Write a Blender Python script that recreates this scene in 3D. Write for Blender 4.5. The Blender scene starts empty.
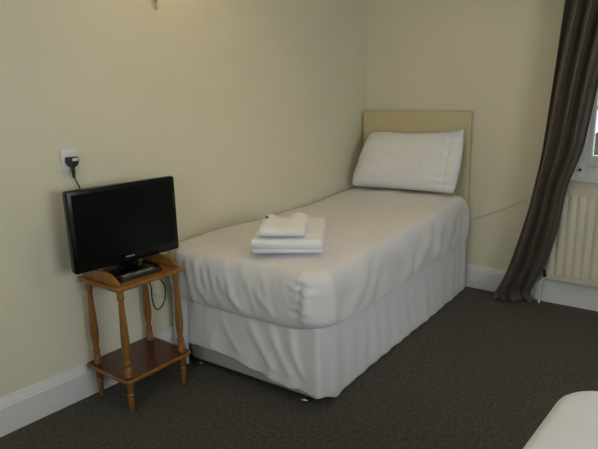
import bpy, bmesh, math, random
from mathutils import Vector, Matrix, noise
random.seed(7)
C = bpy.context.scene.collection
SC = bpy.context.scene
PI = math.pi

# ------------------------------------------------------------------ camera
YAW, PITCH, ROLL, FPX = -0.657, -0.233, -0.027, 556.7
CAM = Vector((2.19, -3.708, 1.376))
fw = Vector((math.sin(YAW)*math.cos(PITCH), math.cos(YAW)*math.cos(PITCH), math.sin(PITCH)))
rt0 = Vector((math.cos(YAW), -math.sin(YAW), 0)); up0 = rt0.cross(fw)
rt = math.cos(ROLL)*rt0 + math.sin(ROLL)*up0
up = -math.sin(ROLL)*rt0 + math.cos(ROLL)*up0
cd = bpy.data.cameras.new('camera'); cam = bpy.data.objects.new('camera', cd); C.objects.link(cam)
cam.matrix_world = Matrix(((rt.x, up.x, -fw.x, CAM.x), (rt.y, up.y, -fw.y, CAM.y), (rt.z, up.z, -fw.z, CAM.z), (0, 0, 0, 1)))
cd.sensor_width = 36; cd.lens = 36*FPX/598; cd.clip_start = 0.05
SC.camera = cam

# ------------------------------------------------------------------ world, lights, exposure
w = bpy.data.worlds.new('world'); SC.world = w; w.use_nodes = True
bg = w.node_tree.nodes['Background']; bg.inputs[0].default_value = (0.94, 0.98, 1.0, 1); bg.inputs[1].default_value = 2.2
def area(name, loc, rot, sx, sy, power=0, col=(1, 1, 1), portal=False):
    l = bpy.data.lights.new(name, 'AREA'); l.shape = 'RECTANGLE'; l.size = sx; l.size_y = sy; l.energy = power; l.color = col
    o = bpy.data.objects.new(name, l); C.objects.link(o); o.location = loc; o.rotation_euler = rot
    if portal: l.cycles.is_portal = True
    return o
area('window_portal', (2.0, 0.10, 1.45), (-PI/2, 0, 0), 1.12, 1.28, portal=True)
area('added_side_fill', (4.20, -2.7, 1.5), (0, PI/2, 0), 1.3, 1.6, 27, (0.95, 1.0, 1.02))  # fill light from the right, added at an unseen side window
area('added_rear_fill', (1.5, -4.70, 1.5), (PI/2, 0, 0), 1.2, 1.3, 7.5, (0.92, 1.0, 1.05))  # weak neutral fill added behind the camera to lift the bed foot
def point(name, loc, power, col, r=0.05):
    l = bpy.data.lights.new(name, 'POINT'); l.energy = power; l.color = col; l.shadow_soft_size = r
    o = bpy.data.objects.new(name, l); C.objects.link(o); o.location = loc; return o
SC.view_settings.view_transform = 'Standard'; SC.view_settings.look = 'None'
SC.view_settings.gamma = 1; SC.view_settings.use_curve_mapping = False
SC.view_settings.exposure = -0.06

# ------------------------------------------------------------------ materials
def mat(name, col, rough=0.6, metal=0.0, spec=0.5, noise_scale=0, noise_amt=0.0, bump=0.0, bump_scale=200, coat=0.0, sheen=0.0, detail=4):
    m = bpy.data.materials.new(name); m.use_nodes = True
    nt = m.node_tree; b = nt.nodes['Principled BSDF']
    b.inputs['Base Color'].default_value = (*col, 1); b.inputs['Roughness'].default_value = rough
    b.inputs['Metallic'].default_value = metal; b.inputs['Specular IOR Level'].default_value = spec
    if coat: b.inputs['Coat Weight'].default_value = coat
    if sheen: b.inputs['Sheen Weight'].default_value = sheen
    tc = nt.nodes.new('ShaderNodeTexCoord')
    if noise_amt:
        n = nt.nodes.new('ShaderNodeTexNoise'); n.inputs['Scale'].default_value = noise_scale; n.inputs['Detail'].default_value = detail
        nt.links.new(tc.outputs['Object'], n.inputs['Vector'])
        r = nt.nodes.new('ShaderNodeValToRGB')
        r.color_ramp.elements[0].position = 0.3; r.color_ramp.elements[1].position = 0.7
        r.color_ramp.elements[0].color = (*[c*(1-noise_amt) for c in col], 1)
        r.color_ramp.elements[1].color = (*[min(1, c*(1+noise_amt)) for c in col], 1)
        nt.links.new(n.outputs['Fac'], r.inputs['Fac']); nt.links.new(r.outputs['Color'], b.inputs['Base Color'])
    if bump:
        n2 = nt.nodes.new('ShaderNodeTexNoise'); n2.inputs['Scale'].default_value = bump_scale; n2.inputs['Detail'].default_value = 3
        nt.links.new(tc.outputs['Object'], n2.inputs['Vector'])
        bp = nt.nodes.new('ShaderNodeBump'); bp.inputs['Strength'].default_value = bump; bp.inputs['Distance'].default_value = 0.01
        nt.links.new(n2.outputs['Fac'], bp.inputs['Height']); nt.links.new(bp.outputs['Normal'], b.inputs['Normal'])
    return m

def wood(name, c1, c2, rough=0.35, scale=(3, 40, 40)):
    m = bpy.data.materials.new(name); m.use_nodes = True
    nt = m.node_tree; b = nt.nodes['Principled BSDF']; b.inputs['Roughness'].default_value = rough
    tc = nt.nodes.new('ShaderNodeTexCoord'); mp = nt.nodes.new('ShaderNodeMapping'); mp.inputs['Scale'].default_value = scale
    n = nt.nodes.new('ShaderNodeTexNoise'); n.inputs['Scale'].default_value = 1.0; n.inputs['Detail'].default_value = 6; n.inputs['Distortion'].default_value = 0.6
    r = nt.nodes.new('ShaderNodeValToRGB'); r.color_ramp.elements[0].position = 0.35; r.color_ramp.elements[1].position = 0.68
    r.color_ramp.elements[0].color = (*c1, 1); r.color_ramp.elements[1].color = (*c2, 1)
    nt.links.new(tc.outputs['Object'], mp.inputs['Vector']); nt.links.new(mp.outputs['Vector'], n.inputs['Vector'])
    nt.links.new(n.outputs['Fac'], r.inputs['Fac']); nt.links.new(r.outputs['Color'], b.inputs['Base Color'])
    return m

def carpet_mat():
    m = bpy.data.materials.new('carpet'); m.use_nodes = True
    nt = m.node_tree; b = nt.nodes['Principled BSDF']; b.inputs['Roughness'].default_value = 1.0; b.inputs['Specular IOR Level'].default_value = 0.1
    b.inputs['Sheen Weight'].default_value = 0.15
    tc = nt.nodes.new('ShaderNodeTexCoord')
    def nz(s, d): 
        n = nt.nodes.new('ShaderNodeTexNoise'); n.inputs['Scale'].default_value = s; n.inputs['Detail'].default_value = d
        nt.links.new(tc.outputs['Object'], n.inputs['Vector']); return n
    a, c = nz(62, 6), nz(300, 3)
    mx = nt.nodes.new('ShaderNodeMath'); mx.operation = 'MULTIPLY_ADD'; mx.inputs[1].default_value = 0.6
    ml = nt.nodes.new('ShaderNodeMath'); ml.operation = 'MULTIPLY'; ml.inputs[1].default_value = 0.4
    nt.links.new(c.outputs['Fac'], ml.inputs[0]); nt.links.new(a.outputs['Fac'], mx.inputs[0]); nt.links.new(ml.outputs[0], mx.inputs[2])
    r = nt.nodes.new('ShaderNodeValToRGB'); r.color_ramp.elements[0].position = 0.38; r.color_ramp.elements[1].position = 0.62
    r.color_ramp.elements[0].color = (*CARPET[0], 1); r.color_ramp.elements[1].color = (*CARPET[1], 1)
    nt.links.new(mx.outputs[0], r.inputs['Fac']); nt.links.new(r.outputs['Color'], b.inputs['Base Color'])
    bp = nt.nodes.new('ShaderNodeBump'); bp.inputs['Strength'].default_value = 0.7; bp.inputs['Distance'].default_value = 0.01
    nt.links.new(c.outputs['Fac'], bp.inputs['Height']); nt.links.new(bp.outputs['Normal'], b.inputs['Normal'])
    return m

def glass_mat():
    m = bpy.data.materials.new('window_glass'); m.use_nodes = True
    nt = m.node_tree; nt.nodes.clear()
    o = nt.nodes.new('ShaderNodeOutputMaterial'); t = nt.nodes.new('ShaderNodeBsdfTransparent'); g = nt.nodes.new('ShaderNodeBsdfGlossy')
    g.inputs['Roughness'].default_value = 0.03; x = nt.nodes.new('ShaderNodeMixShader'); x.inputs[0].default_value = 0.06
    nt.links.new(t.outputs[0], x.inputs[1]); nt.links.new(g.outputs[0], x.inputs[2]); nt.links.new(x.outputs[0], o.inputs[0])
    return m

def glow_mat(name, col, strength):
    m = bpy.data.materials.new(name); m.use_nodes = True
    b = m.node_tree.nodes['Principled BSDF']; b.inputs['Base Color'].default_value = (*col, 1)
    b.inputs['Emission Color'].default_value = (*col, 1); b.inputs['Emission Strength'].default_value = strength
    return m

CARPET = ((0.022, 0.0185, 0.0135), (0.095, 0.081, 0.059))
M = dict(
    wall=mat('wall_paint', (0.68, 0.66, 0.515), 0.75, noise_scale=1.5, noise_amt=0.03, bump=0.06, bump_scale=60),
    ceiling=mat('ceiling_paint', (0.62, 0.60, 0.54), 0.9, bump=0.05, bump_scale=60),
    carpet=carpet_mat(),
    gloss=mat('white_gloss_paint', (0.72, 0.73, 0.74), 0.35, noise_scale=6, noise_amt=0.03),
    linen=mat('white_linen', (0.735, 0.73, 0.745), 0.85, noise_scale=9, noise_amt=0.02, bump=0.05, bump_scale=500, sheen=0.1),
    linen2=mat('white_polycotton', (0.77, 0.785, 0.81), 0.85, noise_scale=9, noise_amt=0.02, bump=0.05, bump_scale=500),
    towel=mat('white_terry', (0.88, 0.89, 0.90), 0.95, bump=0.35, bump_scale=420, sheen=0.3),
    divan=mat('divan_fabric', (0.48, 0.46, 0.42), 0.9, bump=0.1, bump_scale=400),
    headboard=mat('cream_vinyl', (0.54, 0.485, 0.30), 0.45, noise_scale=5, noise_amt=0.02),
    curtain=mat('taupe_curtain', (0.084, 0.065, 0.050), 0.5, noise_scale=30, noise_amt=0.12, bump=0.05, bump_scale=300, sheen=0.08),
    radiator=mat('cream_radiator', (0.66, 0.63, 0.52), 0.4),
    pine=wood('honey_wood', (0.20, 0.082, 0.016), (0.30, 0.135, 0.032), 0.35, (30, 30, 4)),
    darkwood=wood('red_brown_veneer', (0.055, 0.017, 0.008), (0.095, 0.030, 0.014), 0.20, (40, 3, 40)),
    black=mat('black_gloss_plastic', (0.004, 0.004, 0.0045), 0.16, spec=0.35),
    blackmat=mat('black_matt_plastic', (0.012, 0.012, 0.012), 0.5),
    screen=mat('dark_screen', (0.003, 0.003, 0.0035), 0.25, spec=0.2),
    silver=mat('silver_print', (0.24, 0.24, 0.24), 0.4),
    grey=mat('grey_buttons', (0.40, 0.42, 0.40), 0.5),
    chrome=mat('chrome', (0.75, 0.75, 0.77), 0.12, metal=1.0),
    white=mat('white_plastic', (0.74, 0.73, 0.74), 0.4),
    cable=mat('grey_cable', (0.58, 0.54, 0.44), 0.6),
    brass=mat('aged_brass', (0.36, 0.28, 0.14), 0.4, metal=0.8),
    shade=glow_mat('lit_lamp_shade', (1.0, 0.70, 0.28), 3.0),
    added_pendant_shade=glow_mat('added_fabric_shade', (0.9, 0.75, 0.5), 0.4),
    glass=glass_mat(),
    leaf=mat('dark_leaves', (0.05, 0.08, 0.04), 0.8, noise_scale=6, noise_amt=0.5),
    ground=mat('outside_ground', (0.30, 0.30, 0.27), 0.9),
)

# ------------------------------------------------------------------ helpers
def obj(name, bm, m, parent=None, smooth=True, sharp=40):
    bmesh.ops.recalc_face_normals(bm, faces=bm.faces)
    if smooth:
        for f in bm.faces: f.smooth = True
        for e in bm.edges:
            if len(e.link_faces) == 2 and e.calc_face_angle(0) > math.radians(sharp): e.smooth = False
    me = bpy.data.meshes.new(name); bm.to_mesh(me); bm.free()
    o = bpy.data.objects.new(name, me); C.objects.link(o); me.materials.append(m)
    if parent: o.parent = parent
    return o
def thing(name, label, cat, loc=(0, 0, 0), rz=0, group=None):
    o = bpy.data.objects.new(name, None); C.objects.link(o); o.location = loc; o.rotation_euler = (0, 0, rz)
    o.empty_display_size = 0.05
    return tag(o, label, cat, group)
def tag(o, label, cat, group=None):
    o['label'] = label; o['category'] = cat
    if group: o['group'] = group
    return o
def struct(o): o['kind'] = 'structure'; return o
def box(bm, x0, x1, y0, y1, z0, z1, bev=0, seg=3, mtx=None):
    t = bmesh.new(); bmesh.ops.create_cube(t, size=1)
    for v in t.verts: v.co = Vector(((x0+x1)/2+v.co.x*(x1-x0), (y0+y1)/2+v.co.y*(y1-y0), (z0+z1)/2+v.co.z*(z1-z0)))
    if bev: bmesh.ops.bevel(t, geom=list(t.edges), offset=bev, segments=seg, affect='EDGES', profile=0.5)
    if mtx: bmesh.ops.transform(t, matrix=mtx, verts=t.verts)
    me = bpy.data.meshes.new('t'); t.to_mesh(me); t.free(); bm.from_mesh(me); bpy.data.meshes.remove(me)
    return bm
def B(*a, **k): return box(bmesh.new(), *a, **k)
def lathe(prof, n=20, center=(0, 0, 0), bm=None, axis='z'):
    bm = bm or bmesh.new(); cx, cy, cz = center; rings = []
    def P(r, z, a):
        if axis == 'z': return (cx+r*math.cos(a), cy+r*math.sin(a), cz+z)
        if axis == 'y': return (cx+r*math.cos(a), cy+z, cz+r*math.sin(a))
        return (cx+z, cy+r*math.cos(a), cz+r*math.sin(a))
    for r, z in prof: rings.append([bm.verts.new(P(r, z, 2*PI*i/n)) for i in range(n)])
    for a, b in zip(rings, rings[1:]):
        for i in range(n): bm.faces.new((a[i], a[(i+1) % n], b[(i+1) % n], b[i]))
    bm.faces.new(rings[0][::-1]); bm.faces.new(rings[-1])
    return bm
def smooth_path(pts, n=8):
    P = [Vector(p) for p in pts]; out = []
    for i in range(len(P)-1):
        p0, p1, p2, p3 = P[max(i-1, 0)], P[i], P[i+1], P[min(i+2, len(P)-1)]
        for k in range(n):
            t = k/n
            out.append(0.5*((2*p1)+(p2-p0)*t+(2*p0-5*p1+4*p2-p3)*t*t+(3*p1-p0-3*p2+p3)*t**3))
    out.append(P[-1]); return out
def tube(pts, r, n=10, bm=None, smooth=8):
    bm = bm or bmesh.new(); P = smooth_path(pts, smooth) if smooth else [Vector(p) for p in pts]
    rings = []; u = None
    for i, p in enumerate(P):
        t = (P[min(i+1, len(P)-1)]-P[max(i-1, 0)]).normalized()
        if u is None: u = t.orthogonal().normalized()
        u = (u-t*u.dot(t)).normalized(); v = t.cross(u)
        rings.append([bm.verts.new(p+r*(math.cos(2*PI*k/n)*u+math.sin(2*PI*k/n)*v)) for k in range(n)])
    for a, b in zip(rings, rings[1:]):
        for i in range(n): bm.faces.new((a[i], a[(i+1) % n], b[(i+1) % n], b[i]))
    bm.faces.new(rings[0][::-1]); bm.faces.new(rings[-1]); return bm
def prism(pts, d0, d1, axis='y', bm=None, bev=0):
    """extrude a 2D outline: axis y -> pts are (x,z), axis x -> (y,z), axis z -> (x,y)"""
    t = bmesh.new()
    def P(a, b, d): return {'y': (a, d, b), 'x': (d, a, b), 'z': (a, b, d)}[axis]
    A = [t.verts.new(P(a, b, d0)) for a, b in pts]; Bv = [t.verts.new(P(a, b, d1)) for a, b in pts]
    n = len(pts); t.faces.new(A[::-1]); t.faces.new(Bv)
    for i in range(n): t.faces.new((A[i], A[(i+1) % n], Bv[(i+1) % n], Bv[i]))
    if bev:
        bmesh.ops.recalc_face_normals(t, faces=t.faces)
        ed = [e for e in t.edges if e.calc_face_angle(0) > 0.9]
        bmesh.ops.bevel(t, geom=ed, offset=bev, segments=3, affect='EDGES', profile=0.5)
    if bm is None: return t
    me = bpy.data.meshes.new('t'); t.to_mesh(me); t.free(); bm.from_mesh(me); bpy.data.meshes.remove(me); return bm
def rrect(x0, x1, y0, y1, r, n=6):
    out = []
    for cx, cy, a in ((x1-r, y1-r, 0), (x0+r, y1-r, PI/2), (x0+r, y0+r, PI), (x1-r, y0+r, 1.5*PI)):
        for k in range(n+1): out.append((cx+r*math.cos(a+k*PI/2/n), cy+r*math.sin(a+k*PI/2/n)))
    return out
def gridmesh(f, nu, nv, bm=None, closed=False):
    bm = bm or bmesh.new()
    V = [[bm.verts.new(f(i/(nu if closed else nu-1), j/(nv-1))) for i in range(nu)] for j in range(nv)]
    for j in range(nv-1):
        for i in range(nu if closed else nu-1):
            k = (i+1) % nu; bm.faces.new((V[j][i], V[j][k], V[j+1][k], V[j+1][i]))
    return bm
def solid(o, t, off=-1):
    m = o.modifiers.new('thickness', 'SOLIDIFY'); m.thickness = t; m.offset = off; return o
def N(x, y, z, s=0): return noise.noise(Vector((x+s*17.3, y-s*5.1, z+s*3.7)))
def lerp(a, b, t): return a+(b-a)*t
def sstep(a, b, x):
    t = max(0, min(1, (x-a)/(b-a))); return t*t*(3-2*t)
def interp(tab, x):
    if x <= tab[0][0]: return tab[0][1]
    for (a, va), (b, vb) in zip(tab, tab[1:]):
        if x <= b: return lerp(va, vb, (x-a)/(b-a))
    return tab[-1][1]

# ------------------------------------------------------------------ the room
WA = 0.038                                   # the left wall is a little out of square
def LW(s, o, z=0):                           # s along the left wall from the corner, o out of the wall
    return Vector((-s*math.sin(WA)+o*math.cos(WA), -s*math.cos(WA)-o*math.sin(WA), z))
LWROT = -WA
H = 2.55; XR = 4.1; YF = -4.6
struct(obj('floor', B(-0.5, XR+0.2, YF-0.2, 0.2, -0.1, 0), M['carpet'], smooth=False))
struct(obj('ceiling', B(-0.5, XR+0.2, YF-0.2, 0.2, H, H+0.1), M['ceiling'], smooth=False))
o = obj('wall_left', B(-0.12, 0, -4.9, 0.0, 0, H), M['wall'], smooth=False); o.rotation_euler.z = LWROT; struct(o)
def holed(axis_y0, axis_y1, x0, x1, hx0, hx1, hz0, hz1):
    bm = bmesh.new()
    box(bm, x0, hx0, axis_y0, axis_y1, 0, H); box(bm, hx1, x1, axis_y0, axis_y1, 0, H)
    box(bm, hx0, hx1, axis_y0, axis_y1, 0, hz0); box(bm, hx0, hx1, axis_y0, axis_y1, hz1, H); return bm
WX0, WX1, WZ0, WZ1 = 1.42, 2.58, 0.816, 2.1
struct(obj('wall_back', holed(0, 0.12, -0.15, XR, WX0, WX1, WZ0, WZ1), M['wall'], smooth=False))
struct(obj('wall_front', holed(YF-0.12, YF, -0.5, XR, 0.9, 2.1, 0.85, 2.15), M['wall'], smooth=False))
bm = bmesh.new()
for a in ((YF-0.12, -3.5, 0, H), (-1.9, 0.12, 0, H), (-3.5, -1.9, 0, 0.85), (-3.5, -1.9, 2.15, H)): box(bm, XR, XR+0.12, *a)
struct(obj('wall_right', bm, M['wall'], smooth=False))

def skirt_profile(): return [(0, 0), (0.019, 0), (0.019, 0.122), (0.0165, 0.126), (0.0165, 0.130), (0.014, 0.138), (0.009, 0.148), (0.0075, 0.160), (0, 0.162)]
o = obj('baseboard_left', prism([(a, b) for a, b in skirt_profile()], -4.6, -0.02, 'y'), M['gloss'], sharp=25); o.rotation_euler.z = LWROT; struct(o)
struct(obj('baseboard_back', prism([(-a, b) for a, b in skirt_profile()], 0.02, XR, 'x'), M['gloss'], sharp=25))

# the window: frame, sashes, bars, panes, sill, catch
bm = bmesh.new()
FW = 0.105
for a in ((WX0, WX0+FW, WZ0, WZ1), (WX1-FW, WX1, WZ0, WZ1), (WX0+FW, WX1-FW, WZ0, WZ0+0.075), (WX0+FW, WX1-FW, WZ1-0.06, WZ1)):
    box(bm, a[0], a[1], 0.012, 0.075, a[2], a[3], 0.004, 2)
win = struct(obj('window_1', bm, M['gloss']))
xm = (WX0+WX1)/2
for x0, x1 in ((WX0+FW, xm), (xm, WX1-FW)):
    bm = bmesh.new(); zb, zt = WZ0+0.075, WZ1-0.06
    for a in ((x0, x0+0.03, zb, zt), (x1-0.04, x1, zb, zt), (x0+0.03, x1-0.04, zb, zb+0.068), (x0+0.03, x1-0.04, zt-0.045, zt)):
        box(bm, a[0], a[1], 0.022, 0.066, a[2], a[3], 0.004, 2)
    for z in (1.245, 1.62): box(bm, x0+0.03, x1-0.04, 0.03, 0.058, z-0.011, z+0.011, 0.003, 2)
    sash = obj('sash', bm, M['gloss'], win)
    obj('pane', B(x0+0.03, x1-0.04, 0.042, 0.045, zb+0.068, zt-0.045), M['glass'], sash, smooth=False)
obj('window_sill', B(WX0-0.05, WX1+0.05, -0.036, 0.09, WZ0-0.012, WZ0+0.002, 0.005), M['gloss'], win)
obj('window_catch', lathe([(0.004, 0), (0.0085, -0.004), (0.0085, -0.012), (0.005, -0.017)], 16, (1.497, 0.013, 0.872), axis='y'), M['blackmat'], win)
bm = bmesh.new()
for a in ((-3.5, -3.43, 0.85, 2.15), (-1.97, -1.9, 0.85, 2.15), (-3.43, -1.97, 0.85, 0.92), (-3.43, -1.97, 2.08, 2.15), (-2.725, -2.675, 0.92, 2.08)):
    box(bm, XR+0.02, XR+0.08, *a, 0.004, 2)
struct(obj('added_side_window', bm, M['gloss']))  # unseen window frame, added to go with the side fill light
bm = bmesh.new()
for a in ((0.9, 0.97, 0.85, 2.15), (2.03, 2.1, 0.85, 2.15), (0.97, 2.03, 0.85, 0.92), (0.97, 2.03, 2.08, 2.15)):
    box(bm, a[0], a[1], YF-0.08, YF-0.02, a[2], a[3], 0.004, 2)
struct(obj('added_rear_window', bm, M['gloss']))  # unseen rear window, made up to house the fill behind the camera
# outside
o = obj('outside_ground', B(-6, 12, 0.6, 16, -0.35, -0.3), M['ground'], smooth=False); struct(o)
bm = bmesh.new(); bmesh.ops.create_icosphere(bm, subdivisions=5, radius=1)
for v in bm.verts:
    d = 1+0.22*noise.fractal(v.co*2.2, 1.0, 2.0, 4)+0.14*N(*(v.co*9))
    v.co = Vector((v.co.x*1.1*d, v.co.y*0.8*d, v.co.z*0.75*d))
o = obj('garden_bush', bm, M['leaf']); o.location = (0.95, 3.0, 0.12)
tag(o, 'dark green bush outside, low in the window pane right of the curtain', 'bush')

# ------------------------------------------------------------------ divan bed with its bedding
TH = 0.039
BX, BY = 0.005, -0.027
bed = thing('divan_bed', 'single divan bed with padded cream headboard against the back wall', 'bed', (BX, BY, 0), TH)
BW, BL = 0.792, -1.905
obj('base', B(0, BW, BL, -0.06, 0.036, 0.365, 0.012), M['divan'], bed)
obj('headboard', B(0.012, 0.818, -0.058, -0.008, 0.30, 1.228, 0.012, 4), M['headboard'], bed)
def castor(x, y):
    c = obj('castor', lathe([(0.020, 0.0), (0.029, 0.003), (0.031, 0.012), (0.024, 0.021), (0.011, 0.025), (0.008, 0.037)], 24, (x, y, 0)), M['chrome'], bed)
    obj('castor_socket', lathe([(0.016, 0.021), (0.027, 0.0225), (0.029, 0.029), (0.022, 0.036)], 24, (x, y, 0)), M['blackmat'], c)
for x, y in ((0.715, -1.878), (0.045, -1.878), (0.715, -0.12), (0.07, -0.12)): castor(x, y)

# valance: panels hanging from under the mattress
def wallx(yloc):                              # wall position in the bed's own frame (x at that y)
    s = -(yloc*math.cos(TH)+BY)
    p = LW(s, 0); q = Vector((p.x-BX, p.y-BY, 0))
    return q.x*math.cos(TH)+q.y*math.sin(TH)
ZT = 0.384
FOOT_HEM = [(-0.01, 0.128), (0.05, 0.122), (0.17, 0.128), (0.30, 0.116), (0.40, 0.104), (0.47, 0.090), (0.56, 0.072), (0.66, 0.066), (0.70, 0.072), (0.76, 0.066), (0.80, 0.060), (0.90, 0.058)]
def foot_panel(u, v):
    x = lerp(0.012, BW+0.012, u); hem = interp(FOOT_HEM, x)+0.003*math.sin(x*40)
    z = lerp(ZT, hem, v); d = v
    f = 0.0035*math.sin(x*40+3*N(x*3, z*2, 0))+0.007*N(x*7+z*3, z*2.5, 5)+0.004*N(x*19-z*6, z*5, 8)
    # swooping drag folds gathering towards the right-hand corner
    k = sstep(0.38, 0.62, x)*sstep(0.86, 0.74, x)
    for (xa, xb, am, wd) in ((0.42, 0.62, 0.013, 0.030), (0.55, 0.71, 0.015, 0.026), (0.66, 0.765, 0.013, 0.022), (0.24, 0.40, 0.007, 0.026)):
        xc = xa+(xb-xa)*v**1.7
        f += am*math.exp(-((x-xc)/wd)**2)*math.sin(PI*min(1, v*1.1+0.08))**0.6
    y = BL-0.008-0.010*d-max(-0.006, f)*(0.35+0.75*d)
    y -= 0.006*sstep(0.45, 0.8, x)*d
    return (x+0.008*N(x*4, z*6, 9)*d, min(y, BL-0.004), z)
def right_panel(u, v):
    # starts round the foot corner so the skirt closes there
    hemf = lambda y: 0.010+0.006*N(y*4, 0, 3)+0.045*sstep(-1.78, BL, y)
    c = 0.035
    if u < c:
        t = u/c; a = (1-t)*PI/2
        r = 0.022+0.008*v
        z = lerp(ZT, 0.056, v)
        x = BW-0.012+r*math.cos(a)+0.010*v; y = BL+0.012-r*math.sin(a)-0.004*v
        return (x, y, z)
    t = (u-c)/(1-c); y = lerp(BL+0.012-0.004*v, -0.07, t)
    z = lerp(ZT, hemf(y), v)
    f = 0.0028*math.sin(y*48+4*N(y*3, z*1.5, 1))+0.006*N(y*7, z*1.5, 4)
    wob = (f+0.006)*(0.25+0.75*v)*sstep(0, 0.05, t)
    x = BW+0.010+0.012*v+0.006*v*sstep(0.12, 0, t)+wob+0.018*sstep(-1.6, -0.3, y)
    return (max(x, BW+0.004), y, z)
def left_panel(u, v):
    # runs down the wall side and curls round the foot corner as a loose flap
    z = lerp(ZT, 0.006+0.004*math.sin(u*40), v)
    if u < 0.72:
        t = u/0.72; y = lerp(-0.3, BL-0.005, t)
        fl = sstep(0.72, 1.0, t)
        x = -0.006-0.012*v-fl*(0.089+0.018*v)-0.004*math.sin(y*60)*v
    else:
        t = (u-0.72)/0.28; a = t*PI/2
        xa = -0.095-0.030*v
        x = lerp(xa, 0.022-0.012*v, t)+0.004*math.sin(t*9)*v; y = BL-0.005-(0.014+0.012*v)*math.sin(t*PI*0.62)
    return (max(x, wallx(y)+0.024 if z < 0.17 else wallx(y)+0.004), y, z)
bm = gridmesh(foot_panel, 200, 40)
gridmesh(right_panel, 220, 36, bm); gridmesh(left_panel, 110, 30, bm)
# the flat sheet the panels hang from, trapped between base and mattress
box(bm, 0.01, BW-0.005, BL+0.005, -0.075, 0.3665, 0.3705)
o = obj('valance_sheet', bm, M['linen2'], sharp=180); o.location = (BX, BY, 0); o.rotation_euler.z = TH
tag(o, 'white gathered valance skirting the divan base, hem raised at the left foot', 'bed skirt')
solid(o, 0.002, 0)

# duvet over the mattress: a puffy rounded slab with rucked sides
DX0, DX1, DY0, DY1 = -0.030, 0.846, -1.955, -0.066
def outline(u, inset, r):
    x0, x1, y0, y1 = DX0+inset, DX1-inset, DY0+inset, DY1-inset
    r = max(r-inset, 0.02)
    pr = [0.03, 0.03, r, r]                   # small radii at the head
    segs = []
    # perimeter starts at head-right going to foot-right, foot-left, head-left
    pts = []
    Wd, Ln = x1-x0, y1-y0
    corners = [((x1, y1), 0.03), ((x1, y0), r), ((x0, y0), r), ((x0, y1), 0.03)]
    Ls = [Ln-0.03-r, Wd-2*r, Ln-0.03-r, Wd-0.06]
    arcs = [r*PI/2, r*PI/2, 0.03*PI/2, 0.03*PI/2]
    return x0, x1, y0, y1, r, Ls, arcs
def on_outline(u, inset, r):
    x0, x1, y0, y1, r, Ls, arcs = outline(u, inset, r)
    # nominal fractions fixed so rings line up
    fr = [0.40, 0.03, 0.17, 0.03, 0.30, 0.01, 0.05, 0.01]
    k = 0; t = u % 1.0
    while k < 7 and t > fr[k]: t -= fr[k]; k += 1
    t /= fr[k]; q = 0.03
    def arc(cx, cy, rr, a0): a = a0-t*PI/2; return (cx+rr*math.cos(a), cy+rr*math.sin(a), math.cos(a), math.sin(a))
    if k == 0: return (x1, lerp(y1-q, y0+r, t), 1, 0)
    if k == 1: return arc(x1-r, y0+r, r, 0)
    if k == 2: return (lerp(x1-r, x0+r, t), y0, 0, -1)
    if k == 3: return arc(x0+r, y0+r, r, -PI/2)
    if k == 4: return (x0, lerp(y0+r, y1-q, t), -1, 0)
    if k == 5: return arc(x0+q, y1-q, q, PI)
    if k == 6: return (lerp(x0+q, x1-q, t), y1, 0, 1)
    return arc(x1-q, y1-q, q, PI/2)
def to_wall(x, y, ext):
    # the loose left side of the duvet spreads until it meets the wall
    xr = 0.45; xl = wallx(y)+0.004
    if x >= xr: return x
    return max(xl, xr-(xr-(x-ext))*(xr-xl)/(xr-DX0))
def ztop(x, y):
    h = 0.645+0.035*sstep(-1.0, -0.1, y)-0.012*sstep(-1.5, -1.95, y)
    cx = (x-(DX0+DX1)/2)/((DX1-DX0)/2)
    h += 0.018*(1-cx*cx)+0.006*N(x*3, y*3, 0)+0.0035*N(x*9, y*6, 3)
    # long soft creases running down the bed
    h += 0.003*math.sin(x*22+y*3+4*N(x*1.5, y*1.2, 6))
    return h
def zbot(x, y):
    return 0.372-0.010*sstep(0.5, 0.84, x)+0.026*sstep(0.62, 0.80, x)*sstep(-1.65, -1.88, y)-0.012*math.exp(-((x-0.4)/0.3)**2)*sstep(-1.8, -1.95, y)-0.004*math.sin(y*9)+0.006*N(x*5, y*5, 8)
NV = 46; NVS = 30
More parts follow.
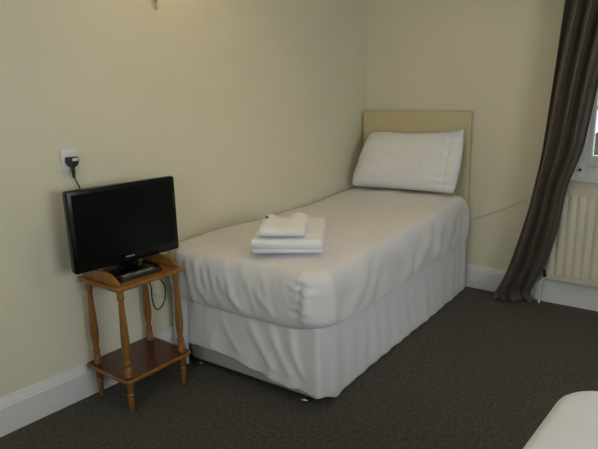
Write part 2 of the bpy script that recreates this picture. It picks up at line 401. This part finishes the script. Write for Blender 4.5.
def duvet(u, v):
    j = v*(NV-1)
    if j <= NVS:                              # the side roll, bottom to top
        t = j/NVS; a = lerp(-PI*0.5, PI*0.5, t)
        R = 0.115
        ca = max(math.cos(a), 0); off = (1-ca**0.62)
        inset = R*off if a > 0 else 0.050*(1-ca**0.5)
        x, y, nx, ny = on_outline(u, inset, 0.14)
        h = 0.5+0.5*math.copysign(abs(math.sin(a))**0.85, math.sin(a))
        z = lerp(zbot(x, y), ztop(x, y)-0.012, h)
        side = max(0.0, math.cos(a))**0.8
        d = 0.010*N(x*6, y*6, z*6)*side
        if ny < -0.3:                          # foot: near-vertical gathers
            k = sstep(0.75, 0.1, x)
            ph = x*70+(z-0.5)*14+5.0*N(x*3, z*2.0, 1)
            am = 0.35+0.65*max(0, 0.5+1.2*N(x*5, z*4, 21))
            d += side*am*(0.0032*math.sin(ph)*(0.3+0.7*k)+0.0022*math.sin(ph*1.9+1.3+2*N(x*5, z*3, 12))*(0.3+0.7*k))*(-ny)
            d += side*0.006*N(x*11+z*5, z*6, 14)
            d += side*k*0.0020*math.sin(x*135+z*12+4*N(x*4, z*3, 31))
            # a few slanting creases lower down
            for (xa, za, sl, am2) in ((0.20, 0.46, 0.55, 0.007), (0.38, 0.45, 0.7, 0.008), (0.55, 0.46, 0.8, 0.008)):
                dd = (x-xa)*math.cos(sl)+(z-za)*math.sin(sl)
                dl = -(x-xa)*math.sin(sl)+(z-za)*math.cos(sl)
                d += side*am2*math.exp(-(dd/0.016)**2-(dl/0.085)**2)
            # pucker of the folded-in corner
            gx = 0.725+0.018*math.sin((z-0.42)*9)
            g = math.exp(-((x-gx)/0.011)**2)*sstep(0.39, 0.44, z)*sstep(0.62, 0.56, z)
            d -= 0.024*g
            rr = math.exp(-((x-gx)/0.055)**2)*sstep(0.40, 0.46, z)*sstep(0.64, 0.56, z)
            d += 0.0065*rr*math.sin(z*150+ (x-gx)*30)+0.012*math.exp(-((x-gx-0.045)/0.03)**2)*sstep(0.38, 0.45, z)*sstep(0.63, 0.5, z)
        if nx > 0.3:                           # long side: soft diagonal drapes
            d += side*(0.006*math.sin(y*16+z*16+3*N(y*2, z*2, 5))+0.004*math.sin(y*31-z*22+4*N(y*3, z*3, 15))*sstep(0.64, 0.45, z))
        if nx > 0.1 and ny < -0.1: d += 0.012*side
        x += nx*d; y += ny*d
        if nx > 0: x += nx*inset*(0.35 if a > 0 else 0.9)
        x = to_wall(x, y, inset*0.6 if nx < 0 and a > 0 else 0)
        if ny > 0.5: y = min(y, -0.061)
        return (x, y, z)
    t = (j-NVS)/(NV-1-NVS)
    x, y, nx, ny = on_outline(u, 0.115, 0.14)
    cx, cyy = (DX0+DX1)/2, max(min(y, -0.5), -1.5)
    s = t
    x2, y2 = lerp(x, cx, s), lerp(y, cyy, s)
    z = ztop(x2, y2)-0.012*(1-sstep(0, 0.5, t))
    x2 += (0.115*0.35 if nx > 0 else 0)*abs(nx)*(1-s)
    x2 = to_wall(x2, y2, 0.115*0.6*(1-s) if nx < 0 else 0)
    return (x2, y2, z)
bm = gridmesh(duvet, 520, NV, closed=True)
bmesh.ops.remove_doubles(bm, verts=bm.verts, dist=0.0004)
bm.verts.ensure_lookup_table()
# close the underside
ed = [e for e in bm.edges if e.is_boundary and max(v.co.z for v in e.verts) < 0.45]
bmesh.ops.holes_fill(bm, edges=ed, sides=0)
o = obj('duvet', bm, M['linen'], sharp=180); o.location = (BX, BY, 0); o.rotation_euler.z = TH
tag(o, 'puffy white duvet wrapped over the mattress of the single bed by the wall', 'duvet')

# pillow propped against the headboard
PC = dict(bl=(0.035, -0.285, 0.702), br=(0.795, -0.255, 0.702), tl=(0.120, -0.130, 1.090), tr=(0.800, -0.112, 1.098))
def pillow_half(sgn):
    def f(u, v):
        a, b = 2*u-1, 2*v-1
        ea, eb = 1-abs(a)**3.2, 1-abs(b)**3.2
        th = 0.088*max(ea, 0)**0.55*max(eb, 0)**0.55
        pinch = 0.035*(1-abs(a)**2)*(abs(b)**3)*0.6
        P = [Vector(PC[k]) for k in ('bl', 'br', 'tl', 'tr')]
        uu = u; vv = v
        vv = 0.5+(v-0.5)*(1-pinch*1.6)
        uu = 0.5+(u-0.5)*(1+0.035*(1-b*b)*abs(a)**3)
        rd_ = 0.042*(a*a*b*b)**3*(0.4 if a > 0 else 1)
        uu = 0.5+(uu-0.5)*(1-rd_); vv = 0.5+(vv-0.5)*(1-rd_*1.3)
        p = P[0].lerp(P[1], uu).lerp(P[2].lerp(P[3], uu), vv)
        n = ((P[1]-P[0]).cross(P[2]-P[0])).normalized()      # faces the foot
        if n.y > 0: n = -n
        w = 0.009*N(a*2.5, b*2.5, sgn)+0.005*N(a*6+b*2, b*4, 3)+0.0025*N(a*14-b*5, b*9, 8)
        # hem of the pillowcase near the right-hand end
        crease = -0.016*math.exp(-((u-0.895)/0.014)**2)*(eb**0.4) if sgn > 0 else 0
        edge = sstep(0.62, 0.9, u)
        w += edge*0.006*math.sin(b*17+N(a*3, b*3, 5)*3)*ea**0.2
        p = p+n*(sgn*th*(1.0 if sgn > 0 else 0.45)+(w+crease)*min(1, th*30))
        p.z += 0.022*max(0, b)**6*max(0, a)**6 - 0.012*math.exp(-((a+0.0)/0.5)**2)*max(0, b)**8
        return p
    return f
bm = gridmesh(pillow_half(1), 90, 64); gridmesh(pillow_half(-1), 90, 64, bm)
bmesh.ops.remove_doubles(bm, verts=bm.verts, dist=0.0006)
o = obj('pillow', bm, M['linen2'], sharp=180); o.location = (BX, BY, 0); o.rotation_euler.z = TH
tag(o, 'plump white pillow leaning on the cream headboard', 'pillow')

# towels: a big one folded in layers, a small one on top
def folded(w, d, layers, lh, seed, r_fold=None):
    """zig-zag folded cloth: profile in (y,z), swept along x with soft noise"""
    pts = []
    n = 10
    y0, y1 = -d/2+lh*0.5, d/2-lh*0.5
    for k in range(layers):
        z = lh*(k+0.5)
        row = [(lerp(y0, y1, i/14), z) for i in range(15)]
        if k % 2: row = row[::-1]
        pts += row
        if k < layers-1:
            yc = row[-1][0]; sg = 1 if yc > 0 else -1
            for i in range(1, 6):
                a = -PI/2+PI*i/6; pts.append((yc+sg*lh*0.5*math.cos(a), z+lh*0.5+lh*0.5*math.sin(a)))
    return pts
def cloth_stack(w, d, layers, lh, seed, sag=0.0, hump=None):
    pts = folded(w, d, layers, lh, seed); nx = 40; bm = bmesh.new(); th = lh*0.93
    # thickness: offset the profile both ways along its normal
    V = []
    P = [Vector((0, a, b)) for a, b in pts]
    tops, bots = [], []
    for i, p in enumerate(P):
        t = (P[min(i+1, len(P)-1)]-P[max(i-1, 0)]).normalized(); nrm = Vector((0, -t.z, t.y))
        k = 1 if layers > 1 else max(0.12, 1-abs(p.y/(d/2-lh*0.5))**5)**0.5
        tops.append(p+nrm*th/2*k); bots.append(p-nrm*th/2*k)
    prof = tops+bots[::-1]
    zmax = layers*lh
    rings = []
    for i in range(nx):
        a = 2*i/(nx-1)-1; x = a*w/2
        e = 1-abs(a)**14*0.35
        ring = []
        for p in prof:
            q = p.copy(); q.x = x+0.006*N(p.y*9, p.z*30, seed)*abs(a)**3
            f = max(0, p.z/zmax)
            q.y = p.y*(1-0.03*abs(a)**6)+0.006*N(x*7, p.z*20, seed+1)*f
            q.z = p.z*(0.90+0.10*e)+f*(0.006*N(x*8, p.y*8, seed+2))
            if hump: q.z += f*hump(x/(w/2), p.y/(d/2))
            q.z = max(q.z, 0.0004)
            ring.append(bm.verts.new(q))
        rings.append(ring)
    n = len(prof)
    for A, Bq in zip(rings, rings[1:]):
        for k in range(n): bm.faces.new((A[k], A[(k+1) % n], Bq[(k+1) % n], Bq[k]))
    m = len(tops)
    for ring in (rings[0], rings[-1]):
        for k in range(m-1): bm.faces.new((ring[k], ring[k+1], ring[n-2-k], ring[n-1-k]))
    return bm
TA = 0.565
tx, ty, tz = 0.545, -1.642, 0.662
t = thing('bath_towel', 'larger white folded towel lying on the duvet near the foot of the bed', 'towel', (tx, ty, tz), TA)
obj('folded_cloth', cloth_stack(0.325, 0.42, 3, 0.023, 3, hump=lambda a, b: 0.014*max(0, b)), M['towel'], t, sharp=180)
t2 = thing('hand_towel', 'smaller folded white towel on top of the larger bath towel', 'towel', (tx+0.022, ty-0.074, tz+0.070), TA)
obj('folded_cloth', cloth_stack(0.205, 0.33, 1, 0.054, 6, hump=lambda a, b: 0.030*math.exp(-((a-0.62)/0.42)**2-((b-0.55)/0.55)**2)+0.018*math.exp(-((a+0.75)/0.3)**2-((b-0.6)/0.5)**2)-0.006*math.exp(-((a+0.1)/0.35)**2)), M['towel'], t2, sharp=180)
obj('care_tag', B(-0.094, -0.082, 0.030, 0.042, 0.056, 0.068, 0.002), M['blackmat'], t2)

# ------------------------------------------------------------------ side table with turned legs
tb = thing('side_table', 'small two-tier honey wood side table with turned legs, carrying the television', 'table', (0.083, -2.245, 0))
T = 0.594
obj('table_top', prism(rrect(-0.156, 0.152, -0.184, 0.180, 0.02), T-0.020, T, 'z', bev=0.005), M['pine'], tb)
obj('shelf', prism(rrect(-0.166, 0.160, -0.190, 0.188, 0.022), 0.150, 0.167, 'z', bev=0.005), M['pine'], tb)
obj('shelf_panel', prism(rrect(-0.158, 0.152, -0.182, 0.180, 0.016), 0.1665, 0.1685, 'z'), M['darkwood'], tb)
legprof = [(0.0095, 0), (0.0120, 0.03), (0.0135, 0.062), (0.0105, 0.068), (0.0165, 0.076), (0.0165, 0.083), (0.0110, 0.090), (0.0165, 0.100), (0.0170, 0.150),
           (0.0170, 0.205), (0.0125, 0.212), (0.0115, 0.218), (0.0165, 0.227), (0.0165, 0.236), (0.0115, 0.245), (0.0120, 0.255), (0.0165, 0.285), (0.0190, 0.320),
           (0.0185, 0.350), (0.0160, 0.410), (0.0130, 0.480), (0.0118, 0.520), (0.0120, 0.528), (0.0165, 0.534), (0.0165, 0.542), (0.0150, 0.546), (0.0155, 0.5745)]
leg = obj('leg', lathe(legprof, 24), M['pine'], tb)
spots = [(-0.115, -0.152), (0.120, -0.152), (0.120, 0.152), (-0.120, 0.152)]
leg.location = (*spots[0], 0)
for x, y in spots[1:]:
    c = leg.copy(); C.objects.link(c); c.parent = tb; c.location = (x, y, 0)
def gallery():
    out = [(-0.13, 0), (0.135, 0)]
    for k in range(0, 9):
        a = k/8; out.append((0.135-0.085*a**1.3, 0.006+0.042*math.sin(a*PI/2)**1.1))
    out += [(-0.115, 0.048), (-0.126, 0.04), (-0.13, 0.02)]
    return out
for y in (-0.166, 0.153):
    g = obj('gallery_rail', prism(gallery(), 0, 0.013, 'y', bev=0.002), M['pine'], tb); g.location = (0, y, T)

# ------------------------------------------------------------------ television
YT = 1.478
tv = thing('television', 'black flat screen television standing on the small wooden table', 'television', (0.062, -2.240, T), YT-0.0)
# local frame: x right along the screen, -y faces the viewer
zc = 0.825-T; hw, hh = 0.2655, 0.1795
bm = prism(rrect(-hw, hw, zc-hh, zc+hh, 0.012), -0.022, 0.012, 'y', bev=0.004)
box(bm, -0.20, 0.20, 0.010, 0.040, zc-0.13, zc+0.12, 0.012)
obj('housing', bm, M['black'], tv)
obj('screen', prism(rrect(-hw+0.021, hw-0.021, zc-hh+0.043, zc+hh-0.020, 0.003), -0.0235, -0.019, 'y'), M['screen'], tv)
bm = bmesh.new()
xs = -0.024
for wd in (0.005, 0.006, 0.004, 0.007, 0.006, 0.005, 0.004):
    box(bm, xs, xs+wd, -0.0235, -0.0215, zc-hh+0.022, zc-hh+0.0285); xs += wd+0.0011
lg = obj('badge', bm, M['silver'], tv, smooth=False)
obj('stand_neck', prism([(-0.055, 0.012), (0.055, 0.012), (0.042, zc-hh+0.03), (-0.042, zc-hh+0.03)], -0.002, 0.026, 'y', bev=0.004), M['black'], tv)
bm = prism(rrect(-0.125, 0.125, -0.075, 0.07, 0.03), 0.0, 0.012, 'z', bev=0.004)
gridmesh(lambda u, v: ((0.10*v+0.02)*math.cos(2*PI*u)*(1.0), 0.0+0.055*(v+0.1)*math.sin(2*PI*u), 0.012+0.018*(1-v)**1.5), 40, 10, bm, closed=True)
obj('stand_base', bm, M['black'], tv)
bm = bmesh.new()
for k in range(5): box(bm, hw-0.014, hw-0.008, -0.0235, -0.0215, zc+0.035+k*0.014, zc+0.043+k*0.014, 0.0006, 1)
obj('bezel_glint', bm, mat('glint_grey', (0.06, 0.06, 0.06), 0.3), tv)  # grey bars imitating a pale reflection streak on the right bezel

# remote control lying along the table's front edge
rc = thing('remote_control', 'black remote control with grey keys lying in front of the television stand', 'remote control', (0.166, -2.262, T+0.0005), PI/2-0.10)
obj('remote_body', prism(rrect(-0.105, 0.105, -0.023, 0.023, 0.010), 0, 0.019, 'z', bev=0.004), M['blackmat'], rc)
bm = prism(rrect(-0.085, 0.075, -0.014, 0.014, 0.004), 0.0185, 0.0198, 'z')
obj('key_panel', bm, M['grey'], rc, smooth=False)
key = obj('key', B(-0.0042, 0.0042, -0.003, 0.003, 0, 0.0022, 0.0008, 2), M['blackmat'], rc)
first = True
for i in range(11):
    for j in range(3):
        if (i*3+j) % 4 == 0: continue
        k = key if first else key.copy()
        if not first: C.objects.link(k); k.parent = rc
        first = False
        k.location = (-0.077+i*0.0145, -0.009+j*0.009, 0.0197)

# ------------------------------------------------------------------ socket, plug, leads
sk = thing('wall_socket', 'white plastic power socket on the left wall above the television', 'power socket', LW(2.388, 0, 1.115), PI/2+LWROT)
# local frame: x along the wall to the right, -y out of the wall
obj('plate', B(-0.038, 0.038, -0.012, 0.0, -0.047, 0.047, 0.003), M['white'], sk)
obj('switch', B(-0.008, 0.008, -0.016, -0.011, 0.022, 0.040, 0.0015), M['white'], sk)
pl = thing('power_lead', 'black plug and lead running from the wall socket down behind the television', 'power cable', LW(2.388, 0.012, 1.112), PI/2+LWROT)
bm = prism([(-0.025, 0.018), (0.025, 0.018), (0.026, -0.005), (0.014, -0.026), (-0.014, -0.026), (-0.026, -0.005)], -0.030, -0.0005, 'y', bev=0.005)
obj('plug', bm, M['blackmat'], pl)
obj('plug_label', B(-0.006, 0.020, -0.0312, -0.0295, 0.0, 0.013, 0.0006, 1), M['white'], pl)
g = lathe([(0.0055, -0.075), (0.0075, -0.06), (0.0085, -0.035), (0.011, -0.022)], 14, (0, -0.016, 0)); obj('strain_relief', g, M['blackmat'], pl)
P0 = LW(2.388, 0.012, 1.112)
def toS(p):                                  # world -> plug frame
    d = Vector(p)-P0; a = PI/2+LWROT
    return Vector((d.x*math.cos(a)+d.y*math.sin(a), -d.x*math.sin(a)+d.y*math.cos(a), d.z))
path = [P0+Vector((0.016, 0, -0.07)), LW(2.378, 0.026, 1.02), LW(2.352, 0.022, 0.965), LW(2.30, 0.02, 0.88), LW(2.22, 0.015, 0.74), LW(2.12, 0.015, 0.64), (-0.064, -2.105, 0.575),
        (-0.030, -2.110, 0.548), (0.030, -2.138, 0.535), (0.085, -2.150, 0.500), (0.100, -2.158, 0.43), (0.100, -2.145, 0.385), (0.100, -2.118, 0.376), (0.100, -2.085, 0.415), (0.098, -2.078, 0.48), (0.092, -2.112, 0.530), (0.06, -2.14, 0.553)]
obj('lead', tube([toS(p) for p in path], 0.0032), M['blackmat'], pl)
o = obj('aerial_cable', tube([LW(2.20, 0.006, 0.50), LW(2.068, 0.005, 0.417), LW(1.90, 0.005, 0.318), LW(1.6, 0.005, 0.25), LW(1.2, 0.005, 0.22)], 0.0026), M['cable'])
tag(o, 'thin grey cable running down the left wall behind the wooden table legs', 'cable')
o = obj('wall_cable', tube([(0.70, -0.005, 0.425), (0.821, -0.005, 0.474), (0.93, -0.005, 0.523), (1.036, -0.005, 0.575), (1.14, -0.005, 0.629), (1.239, -0.005, 0.684), (1.33, -0.005, 0.735)], 0.0026), M['cable'])
tag(o, 'thin pale cable slanting up the back wall between the bed and the curtain', 'cable')

# ------------------------------------------------------------------ radiator
rd = thing('radiator', 'cream ribbed panel radiator on the back wall below the window', 'radiator', (0, 0, 0))
RX0, RX1, RZ0, RZ1 = 1.345, 2.50, 0.17, 0.767
prof = [(RX0, -0.045), (RX0, -0.078)]
x = RX0+0.022
while x < RX1-0.03:
    prof += [(x, -0.078), (x+0.008, -0.0875), (x+0.034, -0.0875), (x+0.042, -0.078)]; x += 0.050
prof += [(RX1, -0.078), (RX1, -0.045)]
bm = prism(prof, RZ0+0.045, RZ1-0.045, 'z')
box(bm, RX0, RX1, -0.080, -0.045, RZ0, RZ0+0.046, 0.006); box(bm, RX0, RX1, -0.080, -0.045, RZ1-0.046, RZ1, 0.006)
obj('panel', bm, M['radiator'], rd, sharp=60)
bm = bmesh.new()
box(bm, RX0-0.003, RX1+0.003, -0.084, -0.078, RZ1-0.02, RZ1+0.004, 0.002); box(bm, RX0-0.003, RX1+0.003, -0.045, -0.040, RZ1-0.02, RZ1, 0.002)
obj('top_grille', bm, M['radiator'], rd)
for xx in (1.55, 2.3): obj('bracket', B(xx-0.02, xx+0.02, -0.048, -0.001, 0.2, 0.74), M['radiator'], rd)
obj('valve', lathe([(0.012, -0.02), (0.015, -0.018), (0.015, 0.022), (0.010, 0.03)], 18, (1.362, -0.070, 0.205)), M['blackmat'], rd)
obj('pipe', tube([(1.336, -0.058, 0.0), (1.336, -0.058, 0.14), (1.358, -0.064, 0.185)], 0.0075, smooth=1), M['gloss'], rd)

# ------------------------------------------------------------------ curtain
CL = [(0, 1.094), (0.06, 1.088), (0.115, 1.122), (0.354, 1.186), (0.624, 1.249), (0.939, 1.298), (1.408, 1.337), (1.842, 1.373), (2.3, 1.40)]
CR = [(0, 1.325), (0.02, 1.310), (0.05, 1.285), (0.10, 1.292), (0.187, 1.332), (0.26, 1.372), (0.486, 1.423), (0.792, 1.461), (1.009, 1.529), (1.373, 1.575), (1.506, 1.598), (2.3, 1.74)]
def smooth_tab(tab, z):
    return sum(interp(tab, z+d*0.05) for d in (-1, -0.5, 0, 0.5, 1))/5 if z > 0.1 else interp(tab, z)
CUTOP = 2.26
def curtain(u, v):
    z = lerp(0.004, CUTOP, v)
    l, r = smooth_tab(CL, z), smooth_tab(CR, z)
    lo = sstep(0.30, 0.0, z)
    uu = u+0.018*math.sin(u*19+z*1.5)+0.01*N(u*3, z*1.2, 2)
    x = lerp(l, r, max(-0.02, min(1.02, uu)))
    ph = 2*PI*(3.4*u+0.25*N(u*1.5, z*0.7, 1)+0.12*math.sin(z*1.9))
    A = 0.041*(0.8+0.4*N(u*4, z*0.8, 4))*(0.75+0.25*sstep(0.8, 1.8, z))
    yy = -0.155+A*math.sin(ph)+0.005*math.sin(2.0*ph+1.0+z)
    yy = lerp(yy, lerp(-0.215, -0.095, u)+0.75*A*math.sin(ph), lo)
    # the slack that breaks on the floor
    yy -= 0.018*math.sin(u*PI)*math.exp(-((z-0.13-0.10*u)/0.05)**2)
    x += 0.012*math.sin(ph*0.5+z*9)*sstep(0.45, 0.05, z)*math.sin(u*PI)
    zz = z+0.010*math.sin(ph*0.5)*sstep(0.2, 0.02, z)+0.012*lo*abs(math.sin(ph*0.5))
    return (x, min(yy, -0.105 if z > 0.13 and z < 0.80 and x > 1.33 else -0.03 if x > 1.30 else -0.022), max(zz, 0.003))
cu = obj('curtain', gridmesh(curtain, 150, 110), M['curtain'], sharp=180); solid(cu, 0.003, 0)
tag(cu, 'long dark taupe curtain hanging in folds to the carpet left of the window', 'curtain')
pole = thing('curtain_pole', 'brass curtain pole above the window carrying the taupe curtain', 'curtain pole', (0, 0, 0))
obj('rod', tube([(1.30, -0.155, 2.275), (2.75, -0.155, 2.275)], 0.013, smooth=1), M['brass'], pole)
for xx in (1.33, 2.70): obj('bracket', B(xx-0.008, xx+0.008, -0.155, -0.001, 2.255, 2.27, 0.002), M['brass'], pole)

# ------------------------------------------------------------------ wall lamp just above the frame; its tip shows
wl = thing('wall_lamp', 'wall lamp on the left wall above the bed, its lower tip at the top edge', 'lamp', LW(1.872, 0, 1.872), PI/2+LWROT)
obj('backplate', lathe([(0.045, 0), (0.045, -0.010), (0.030, -0.018)], 28, (0, 0, 0), axis='y'), M['brass'], wl)
obj('stem', lathe([(0.003, -0.098), (0.0045, -0.088), (0.003, -0.076), (0.006, -0.05), (0.009, 0), (0.007, 0.05), (0.010, 0.075)], 16, (0, -0.022, 0)), M['brass'], wl)
for s in (-1, 1):
    a = obj('arm', tube([(0, -0.022, -0.02), (s*0.06, -0.07, -0.035), (s*0.11, -0.09, 0.0), (s*0.115, -0.09, 0.06)], 0.005), M['brass'], wl)
    sh = bmesh.new()
    gridmesh(lambda u, v: (s*0.115+lerp(0.004, 0.070, v**0.5)*math.cos(2*PI*u), -0.09+lerp(0.004, 0.070, v**0.5)*math.sin(2*PI*u), lerp(0.055, 0.14, v)), 32, 10, sh, closed=True)
    so = obj('lamp_shade', sh, M['shade'], wl); solid(so, 0.002)
    bp = LW(1.872-s*0.115, 0.09, 1.96)
    point('wall_lamp_bulb', bp, 3.0, (1.0, 0.60, 0.20), 0.025)

# unseen ceiling lamp, added to warm the bed top and left wall
pd = thing('added_pendant', 'unseen pendant lamp added under the ceiling for warm light', 'lamp', (1.05, -1.75, H))
obj('ceiling_rose', lathe([(0.05, -0.001), (0.05, -0.012), (0.02, -0.03)], 24), M['white'], pd)
obj('flex', tube([(0, 0, -0.02), (0, 0, -0.13)], 0.004, smooth=1), M['white'], pd)
sh = bmesh.new(); gridmesh(lambda u, v: (lerp(0.17, 0.12, v)*math.cos(2*PI*u), lerp(0.17, 0.12, v)*math.sin(2*PI*u), lerp(-0.27, -0.12, v)), 40, 4, sh, closed=True)
so = obj('lamp_shade', sh, M['added_pendant_shade'], pd); solid(so, 0.002)
point('added_pendant_bulb', (1.05, -1.75, H-0.16), 9, (1.0, 0.76, 0.44), 0.08)

# ------------------------------------------------------------------ second bed, only its corner shows
b2 = thing('second_bed', 'divan base of the second bed in the right foreground, under a smooth white duvet', 'bed', (1.897, -2.062, 0), -0.06)
obj('base', B(0.045, 1.86, -0.845, -0.06, 0.05, 0.30, 0.012), M['divan'], b2)
for x, y in ((0.12, -0.13), (0.12, -0.77), (1.79, -0.13), (1.79, -0.77)):
    obj('castor', lathe([(0.020, 0.0), (0.029, 0.003), (0.031, 0.015), (0.024, 0.03), (0.010, 0.05)], 20, (x, y, 0)), M['chrome'], b2)
def d2(u, v):
    X0, X1, Y0, Y1 = 0.0, 1.91, -0.89, 0.0
    j = min(v/0.7, 1); a = lerp(-PI/2, PI/2, j); R = 0.05
    ins = R*(1-max(math.cos(a), 0)**0.8); z = 0.43+0.125*math.copysign(abs(math.sin(a))**0.8, math.sin(a))
    pts = d2.cache.setdefault(round(ins, 5), None)
    if pts is None:
        r = max(0.13-ins*0.3, 0.03); pts = rrect(X0+ins, X1-ins, Y0+ins, Y1-ins, r, 10); d2.cache[round(ins, 5)] = pts
    i = int(round(u*len(pts))) % len(pts); x, y = pts[i]
    if v > 0.7:
        t = (v-0.7)/0.3; x = lerp(x, (X0+X1)/2, t); y = lerp(y, (Y0+Y1)/2, t)
        z += 0.012*math.sin(t*PI/2)
    return (x, y, z)
d2.cache = {}
bm = gridmesh(d2, 44, 30, closed=True); bmesh.ops.remove_doubles(bm, verts=bm.verts, dist=0.0004)
ed = [e for e in bm.edges if e.is_boundary]; bmesh.ops.holes_fill(bm, edges=ed, sides=0)
o = obj('duvet', bm, M['linen2'], sharp=180)
o.location = (1.897, -2.062, 0); o.rotation_euler.z = -0.06
tag(o, 'smooth white duvet corner of the second bed in the right foreground', 'duvet')
